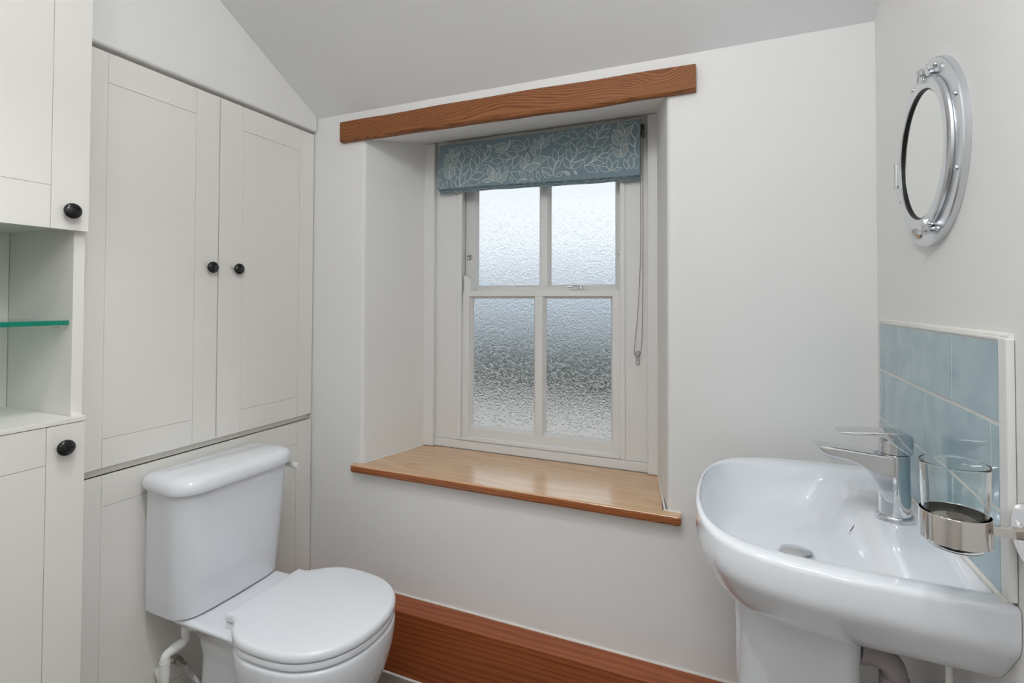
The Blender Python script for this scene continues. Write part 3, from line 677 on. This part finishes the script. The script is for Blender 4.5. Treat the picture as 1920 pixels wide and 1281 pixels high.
for k in range(1, NT+1):
    t = k/NT; r = []
    for i, (x0_, y0_, z0_) in enumerate(last):
        wx, wy = waste_pt(i)
        x = x0_+(wx-x0_)*t; y = y0_+(wy-y0_)*t
        steep = 1-(1-min(1, t/.55))**3.0                      # bowl wall: drops fast, then flat
        zb = .832-(.832-WZ-.004)*steep-.004*t
        # tap ledge towards the wall stays high, then runs down into the bowl
        s = max(0, min(1, (x-.150)/.085)); s = s*s*(3-2*s)
        yy = abs(y-YBS); side = max(0, min(1, (yy-.13)/.12)); 
        ledge = .8285-.010*side
        zz = zb*(1-s)+max(zb, ledge-.002*t)*s
        r.append((x, y, zz))
    rings.append(r)
bm = B(); vr = loft(bm, rings)
bs = obj('bowl', bm, M_CERAM, ws, smooth=80)
bm = B(); lathe(bm, [(.0265, 0), (.030, .002), (.030, .005), (.0285, .008), (.02, .0105), (.008, .0118), (.0005, .012)], (WC[0], WC[1], WZ), n=40); obj('waste_plug', bm, M_CHROME, ws, smooth=50)
OV = (.2035, YBS, .7985); OVA = (-.78, 0, .62)
bm = B(); lathe(bm, [(.0118, -.001), (.0118, .0008), (.0102, .0016), (.0094, .0008), (.0005, .0006)], OV, OVA, 24, .5); obj('overflow_rim', bm, M_CERAM, ws, smooth=50)
bm = B(); lathe(bm, [(.0090, -.0005), (.0090, .0009), (.0004, .0010)], OV, OVA, 24, .45); obj('overflow_opening', bm, mat('overflow_shade', srgb(120, 118, 116), .5), ws, smooth=50)
pd = thing('basin_pedestal', 'white ceramic pedestal standing under the wash basin', 'pedestal', (.1, YBS, 0))
bm = B()
def pg(z, x0, x1, h, r): return [(x, y, z) for x, y in rrect(x0, x1, YBS-h, YBS+h, [r*.5, r*.5, r, r], 8)]
loft(bm, [pg(0, -.01, .215, .105, .06), pg(.02, -.008, .213, .103, .06), pg(.12, .0, .206, .094, .058), pg(.35, .006, .201, .088, .055), pg(.6, .005, .202, .090, .056), pg(.655, .003, .204, .092, .057), pg(.664, .004, .203, .091, .057)])
obj('column', bm, M_CERAM, pd, smooth=60)
wp = thing('waste_pipe', 'grey plastic waste pipe bending down beside the pedestal', 'pipe', (.24, 1.1, 0))
bm = B(); tube(bm, fillet([(.207, 1.1, .600), (.258, 1.1, .592), (.258, 1.1, .20)], .024, 8), .0195, 18); obj('pipe', bm, M_PVCG, wp, smooth=60)
bm = B(); tube(bm, [(.258, 1.1, .566), (.258, 1.1, .525)], .0225, 18); obj('coupling', bm, M_PVCG, wp, smooth=40)
bm = B(); tube(bm, [(.207, 1.1, .600), (.2175, 1.1, .598)], .0235, 18); obj('coupling', bm, M_PVCG, wp, smooth=40)
bm = B(); tube(bm, fillet([(.258, 1.1, .202), (.258, 1.1, .14), (XR-.001, 1.1, .14)], .024, 8), .0195, 18); obj('elbow', bm, M_PVCG, wp, smooth=60)
sp = thing('supply_valve', 'chrome isolating valve on the pipe below the basin', 'valve', (.29, 1.0, .5))
bm = B(); tube(bm, [(.300, .985, .69), (.300, .985, .30)], .0055, 12); obj('pipe', bm, M_PVC, sp)
bm = B(); lathe(bm, [(.011, 0), (.011, .014), (.008, .015), (.008, .04), (.011, .041), (.011, .055)], (.300, .985, .585), n=8); obj('valve_body', bm, M_CHROME, sp, smooth=20)
bm = B(); tube(bm, fillet([(.300, .985, .30), (.300, .985, .26), (XR-.001, .985, .26)], .015, 6), .0055, 12); obj('elbow', bm, M_PVC, sp)

# ------------------------------------------------------------------ mixer tap
TX, TY, TZ0 = .268, YBS, .8285
mt = thing('mixer_tap', 'chrome single-lever mixer tap standing on the basin ledge', 'tap', (TX, TY, TZ0))
bm = B(); lathe(bm, [(.0295, -.002), (.0295, .006), (.0275, .009), (.0262, .0095)], (TX, TY, TZ0), n=40); obj('base_ring', bm, M_CHROME, mt, smooth=40)
# body sweeping forward into a flat spout: sections across the path
sec = []
path = [((.268, .0095), .0255, .0255), ((.268, .035), .0252, .0252), ((.2675, .060), .0248, .0250), ((.265, .080), .0245, .0262)]
def oval(cx_, z, a, b, n=28, pw=2.): 
    r = []
    for i in range(n):
        th = 2*math.pi*i/n; c, s = math.cos(th), math.sin(th)
        r.append((cx_+a*math.copysign(abs(c)**(2/pw), c), TY+b*math.copysign(abs(s)**(2/pw), s), TZ0+z))
    return r
bm = B()
loft(bm, [oval(.268, .0092, .0245, .0245), oval(.268, .03, .0242, .0242), oval(.268, .06, .0240, .0240), oval(.268, .09, .0238, .0238), oval(.268, .1145, .0236, .0236), oval(.268, .1165, .0225, .0225)])
obj('body', bm, M_CHROME, mt, smooth=40)
bm = B()
# spout: ring sections in YZ moving towards -X, top edge nearly straight, belly curving up from the body
rings = []
for x, zt, zb_, hw in ((.262, .1150, .030, .0228), (.250, .1155, .036, .0225), (.244, .1158, .050, .0222), (.236, .1165, .068, .0218), (.226, .1172, .082, .0213), (.212, .1182, .0925, .0207), (.196, .1194, .0980, .0202), (.178, .1208, .1010, .0198), (.165, .1217, .1030, .0196), (.156, .1223, .1065, .0195), (.150, .1228, .1125, .0195), (.1445, .1232, .1212, .0194)):
    r = []
    for y, z in rrect(-hw, hw, zb_, zt, [min(.008, (zt-zb_)*.45)]*2+[min(.003, (zt-zb_)*.3)]*2 if False else min(.0045, (zt-zb_)*.42), 4): r.append((x, TY+y, TZ0+z))
    rings.append(r)
loft(bm, rings); obj('spout', bm, M_CHROME, mt, smooth=40)
bm = B(); lathe(bm, [(.0098, 0), (.0098, .004), (.008, .0045), (.0078, .001), (.0004, .001)], (.170, TY, TZ0+.1035), (-.15, 0, -1), 20); obj('aerator', bm, M_CHROME, mt)
bm = B(); loft(bm, [oval(.268, .1170, .0215, .0215), oval(.268, .1185, .0228, .0228), oval(.268, .1395, .0228, .0228), oval(.268, .141, .022, .022)]); obj('cartridge_collar', bm, M_CHROME, mt, smooth=40)
bm = B()
rings = []
for x, zt, zb_, hw in ((.2935, .1460, .1225, .0145), (.2905, .1530, .1200, .0195), (.284, .1562, .1200, .0225), (.272, .1573, .1290, .0236), (.258, .1572, .1405, .0236), (.247, .1566, .1480, .0233), (.235, .1558, .1490, .0230), (.205, .1532, .1475, .0226), (.186, .1516, .1475, .0224), (.180, .1511, .1490, .0222)):
    rings.append([(x, TY+y, TZ0+z) for y, z in rrect(-hw, hw, zb_, zt, min(.0022, (zt-zb_)*.4), 3)])
loft(bm, rings); obj('lever', bm, M_CHROME, mt, smooth=40)
bm = B(); lathe(bm, [(.003, 0), (.003, .0008), (.0003, .001)], (.2432, TY, TZ0+.064), (-1, 0, -.1), 12); obj('temperature_dot', bm, M_RUBBER, mt)

# ------------------------------------------------------------------ tiled splashback
st = thing('tile_splashback', 'pale blue glazed brick-bond tile splashback behind the basin', 'splashback', (XR, 1.15, .84))
TT = .009; XT = XR-TT
Y0s, Y1s = .8635, 1.4475           # near edge, far edge
bx('grout_bed', M_GROUT, st, XT+.0010, XR-.0003, Y0s+.001, Y1s+.004, .8405, 1.168, bev=0)
rows = [(1.0632, 1.1665), (.9522, 1.0583), (.8405, .9473)]
cuts = [[Y0s, 1.0195, 1.2785, Y1s], [Y0s, .8875, 1.1445, 1.4125, Y1s], [Y0s, 1.0195, 1.2785, Y1s]]
for (za, zb_), cc in zip(rows, cuts):
    for a, b in zip(cc[:-1], cc[1:]):
        g = .0023
        bx('tile', M_TILE, st, XT+random.uniform(-.0004, .0004), XR-.0006, a+(g if a > Y0s else 0), b-(g if b < Y1s else 0), za, zb_, bev=.0012)
bx('edge_trim', M_GROUT, st, XT-.0008, XR-.0002, Y0s+.0005, Y1s+.0035, 1.1680, 1.1735, bev=.002)
bm = B(); tube(bm, [(XR-.0015, Y0s-.02, 1.1745), (XR-.0015, Y1s+.004, 1.1745)], .0042, 8); obj('caulk_line', bm, M_CAULK, st)
bx('edge_trim', M_WIN, st, XT-.0008, XR-.0002, Y0s-.024, Y0s-.0004, .843, 1.1725, bev=.003)
bm = B(); tube(bm, [(XT+.001, Y0s-.02, .8395), (XT+.001, Y1s, .8395)], .0045, 8); obj('caulk_line', bm, M_CAULK, st)

# ------------------------------------------------------------------ porthole mirror
MY, MZ, MR = 1.118, 1.4775, .1615
pm = thing('porthole_mirror', 'round polished metal porthole mirror on the right wall', 'mirror', (XR, MY, MZ-MR))
c0 = (XR-.0003, MY, MZ); AX = (-1, 0, 0)
def annulus(name, prof, M, n=96):
    bm = B(); ax = Vector(AX); u = Vector((0, 1, 0)); v = Vector((0, 0, 1)); rings = []
    for i in range(n):
        a = 2*math.pi*i/n; d = u*math.cos(a)+v*math.sin(a)
        rings.append([Vector(c0)+d*r+ax*h for r, h in prof])
    rings.append(rings[0]); loft(bm, rings, False, False); return obj(name, bm, M, pm, smooth=30)
annulus('flange', [(.118, 0), (MR, 0), (MR, .0085), (MR-.0015, .0105), (MR-.004, .011), (.128, .011), (.118, .011)], M_ALU)
annulus('frame_ring', [(.1335, .0112), (.134, .0125), (.133, .0155), (.130, .018), (.1255, .0193), (.1140, .0193), (.1128, .0183), (.1128, .0112)], M_ALU)
annulus('gasket', [(.1127, .0125), (.1127, .0172), (.1108, .0172), (.1108, .0125)], M_RUBBER)
bm = B(); lathe(bm, [(.1126, 0), (.1126, .0025), (.1118, .003)], (XR-.0113, MY, MZ), AX, 96); obj('mirror_glass', bm, M_MIRROR, pm, smooth=30)
for k in range(8):
    a = math.radians(22+45*k); 
    bm = B(); lathe(bm, [(.0042, 0), (.0042, .0012), (.003, .003), (.0008, .0038)], (XR-.0112, MY+.149*math.cos(a), MZ+.149*math.sin(a)), AX, 14); obj('bolt', bm, M_CHROME, pm)
def wing(name, ang, roll_, lift=.1):
    """butterfly nut on a short stud at the frame ring: two flat lobes along the rim, a lug clamping the ring"""
    a = math.radians(ang); ax = Vector(AX); c = Vector((XR-.0108, MY+.139*math.cos(a), MZ+.139*math.sin(a)))
    out_ = Vector((0, math.cos(a), math.sin(a))); tg = Vector((0, -math.sin(a), math.cos(a)))
    bm = B(); lathe(bm, [(.0075, 0), (.0075, .006), (.0088, .007), (.0088, .012), (.0055, .0155), (.002, .0165)], c, AX, 16)
    cc = c+ax*.0095
    for s in (-1, 1):
        d = (tg*s+ax*lift).normalized(); nrm = ((ax*math.cos(roll_)+out_*math.sin(roll_))).normalized(); nrm = (nrm-d*nrm.dot(d)).normalized(); e = cc+d*.025
        tube(bm, [cc, cc+d*.009, cc+d*.016], [.006, .0048, .0045], 10)
        # flat oval lobe
        w_ = d.cross(nrm).normalized(); R_ = []
        for rr, hh in ((.0001, -.002), (.009, -.0022), (.0125, -.001), (.0125, .001), (.009, .0022), (.0001, .002)):
            R_.append([e+d*math.cos(2*math.pi*q/20)*rr+w_*math.sin(2*math.pi*q/20)*rr*.85+nrm*hh for q in range(20)])
        loft(bm, R_)
    tube(bm, [c+ax*.009+out_*.004, c+ax*.0105-out_*.016], [.007, .0055], 12)
    return obj(name, bm, M_CHROME, pm, smooth=50)
wing('wing_nut', 99, -.3, .02); wing('wing_nut', -103, .5, .3)
bm = B(); box(bm, XR-.013, XR-.004, MY+.155, MY+.1675, MZ-.022, MZ+.022, .0015); lathe(bm, [(.0042, -.026), (.0042, .026)], (XR-.0125, MY+.1655, MZ), (0, 0, 1), 14); obj('hinge', bm, M_ALU, pm)

# ------------------------------------------------------------------ tumbler and its holder
HX, HY, HZ = .2505, .800, .9445
th = thing('tumbler_holder', 'brushed steel ring tumbler holder fixed beside the tiles', 'holder', (XR, HY, .92))
bm = B(); lathe(bm, [(.036, 0), (.036, .006), (.034, .009), (.012, .010), (.010, .013)], (XR-.0003, HY, HZ), AX, 40); obj('wall_rose', bm, M_STEEL, th, smooth=40)
bx('arm', M_STEEL, th, HX+.034, XR-.009, HY-.006, HY+.006, HZ-.006, HZ+.006, bev=.002)
bm = B(); n = 64; rings = []
for i in range(n+1):
    a = 2*math.pi*i/n
    rings.append([(HX+r*math.cos(a), HY+r*math.sin(a), HZ+z) for r, z in ((.0338, -.0165), (.0346, -.0172), (.0354, -.0165), (.0354, .0155), (.0346, .0165), (.0338, .0155))])
loft(bm, rings, False, False); obj('ring', bm, M_STEEL, th, smooth=40)
bm = B()
pf = [(.0005, -.0265), (.022, -.0265), (.0262, -.0255), (.0292, -.022), (.0308, -.0165), (.0318, -.005), (.0325, .02), (.0335, .05), (.0346, .0735), (.0349, .0752), (.0346, .0762), (.0336, .0765), (.0328, .0757), (.0325, .0735), (.0314, .05), (.0304, .02), (.0297, -.002), (.0285, -.009), (.0255, -.0125), (.018, -.0138), (.0005, -.014)]
lathe(bm, pf, (HX, HY, HZ), n=64)
mesh_thing('glass_tumbler', bm, M_GLASS, 'clear glass tumbler resting in the steel ring holder', 'tumbler', (HX, HY, HZ-.0265), smooth=50)

# ------------------------------------------------------------------ outdoors, seen only as blur through the obscured glass
bm = B(); box(bm, -12, 8, YB+.46, 16, -.06, 0); struct('ground', bm, mat('pale_gravel', srgb(196, 192, 186), .9))
M_HEDGE = mat('hedge_leaves', srgb(52, 60, 50), .8); mottle(M_HEDGE, srgb(74, 82, 78), srgb(124, 130, 124), 9, 5)
def hedge(x0, x1, y0, y1, z0, z1, label):
    bm = B(); nx = int((x1-x0)/.12); nz = 10
    rnd = random.Random(5); rings = []
    for i in range(nx+1):
        x = x0+(x1-x0)*i/nx; r = []
        for a in range(16):
            t = 2*math.pi*a/16; q = 1+rnd.uniform(-.12, .12); r.append((x, (y0+y1)/2+(y1-y0)/2*q*math.cos(t), (z0+z1)/2+(z1-z0)/2*q*math.sin(t)))
        rings.append(r)
    loft(bm, rings); mesh_thing('hedge', bm, M_HEDGE, label, 'hedge', ((x0+x1)/2, (y0+y1)/2, z0))
hedge(-8, 3, 6.3, 7.2, .002, .62, 'dark low hedge blurred behind the lower window panes')
bm = B(); M_SLATE = mat('slate_render', srgb(196, 204, 212), .8)
prism(bm, [(8.4, .002), (11, .002), (11, 1.1), (9.7, 2.0), (8.4, 1.1)], 'X', -10, 3.0)
mesh_thing('outbuilding', bm, M_SLATE, 'blue-grey outbuilding blurred beyond the window glass', 'building', (-3.5, 9.7, .002), smooth=0)

# ------------------------------------------------------------------ ceiling downlights, and glowing globes added out of view as fill
for i, (lx, ly, en) in enumerate(LAMPS):
    cl = thing('ceiling_downlight', ['recessed ceiling downlight nearer the basin', 'unseen ceiling downlight added to brighten the toilet corner'][i], 'light', (lx, ly, ZTOP), group='ceiling downlights')
    bm = B(); rings = []
    for k in range(41):
        a = 2*math.pi*k/40; rings.append([(lx+r*math.cos(a), ly+r*math.sin(a), ZTOP+z) for r, z in ((.062, -.0002), (.062, -.004), (.058, -.006), (.047, -.005), (.047, -.0002))])
    loft(bm, rings, False, False); obj('bezel', bm, M_WIN, cl)
    ld = bpy.data.lights.new('downlight', 'SPOT'); ld.shadow_soft_size = .035; ld.spot_size = math.radians(86); ld.spot_blend = .7; ld.energy = en; ld.color = LAMP_COL
    lo_ = bpy.data.objects.new('lamp', ld); COL.objects.link(lo_); lo_.parent = cl; lo_.location = (0, 0, -.008)

gx_, gy_, gz_, gr_, gl_ = FILL_GLOBE
gl = thing('ceiling_fill_globe', 'unseen glowing globe added under the flat ceiling as fill light', 'lamp', (gx_, gy_, ZTOP))  # added fill source, out of view
bm = B(); lathe(bm, [(.055, -.0005), (.055, -.012), (.045, -.02), (.012, -.024), (.010, -(ZTOP-gz_)+gr_+.002), (.04, -(ZTOP-gz_)+gr_-.004)], (gx_, gy_, ZTOP), n=32); obj('fill_mount', bm, M_WIN, gl)
M_FILL = bpy.data.materials.new('fill_glow'); M_FILL.use_nodes = True; _nt = M_FILL.node_tree; _nt.nodes.clear()  # emission shared by the added fill globes
_e = _nt.nodes.new('ShaderNodeEmission'); _e.inputs[0].default_value = LAMP_COL+(1,); _e.inputs[1].default_value = gl_; _o = _nt.nodes.new('ShaderNodeOutputMaterial'); _nt.links.new(_e.outputs[0], _o.inputs[0])
bm = B(); bmesh.ops.create_uvsphere(bm, u_segments=24, v_segments=12, radius=gr_, matrix=Matrix.Translation((gx_, gy_, gz_))); obj('globe', bm, M_FILL, gl, smooth=180)
wx_, wy_, wz_, wr_, wl_ = FILL_WALL_GLOBE
wl = thing('wall_fill_globe', 'unseen glowing globe added on the rear wall as fill light', 'lamp', (wx_, YFR, wz_-.1))  # added behind the camera to lift the lower walls and ceiling
bm = B(); lathe(bm, [(.05, .0005), (.05, .012), (.042, .018), (.012, .02), (.010, wy_-YFR-.06)], (wx_, YFR, wz_-wr_-.012), (0, 1, 0), 32)
tube(bm, fillet([(wx_, wy_-.07, wz_-wr_-.012), (wx_, wy_, wz_-wr_-.012), (wx_, wy_, wz_-wr_+.004)], .02, 6), .010, 14); obj('bracket', bm, M_CHROME, wl)
M_FILL2 = M_FILL.copy(); M_FILL2.node_tree.nodes['Emission'].inputs[1].default_value = wl_
bm = B(); bmesh.ops.create_uvsphere(bm, u_segments=24, v_segments=12, radius=wr_, matrix=Matrix.Translation((wx_, wy_, wz_))); obj('globe', bm, M_FILL2, wl, smooth=180)
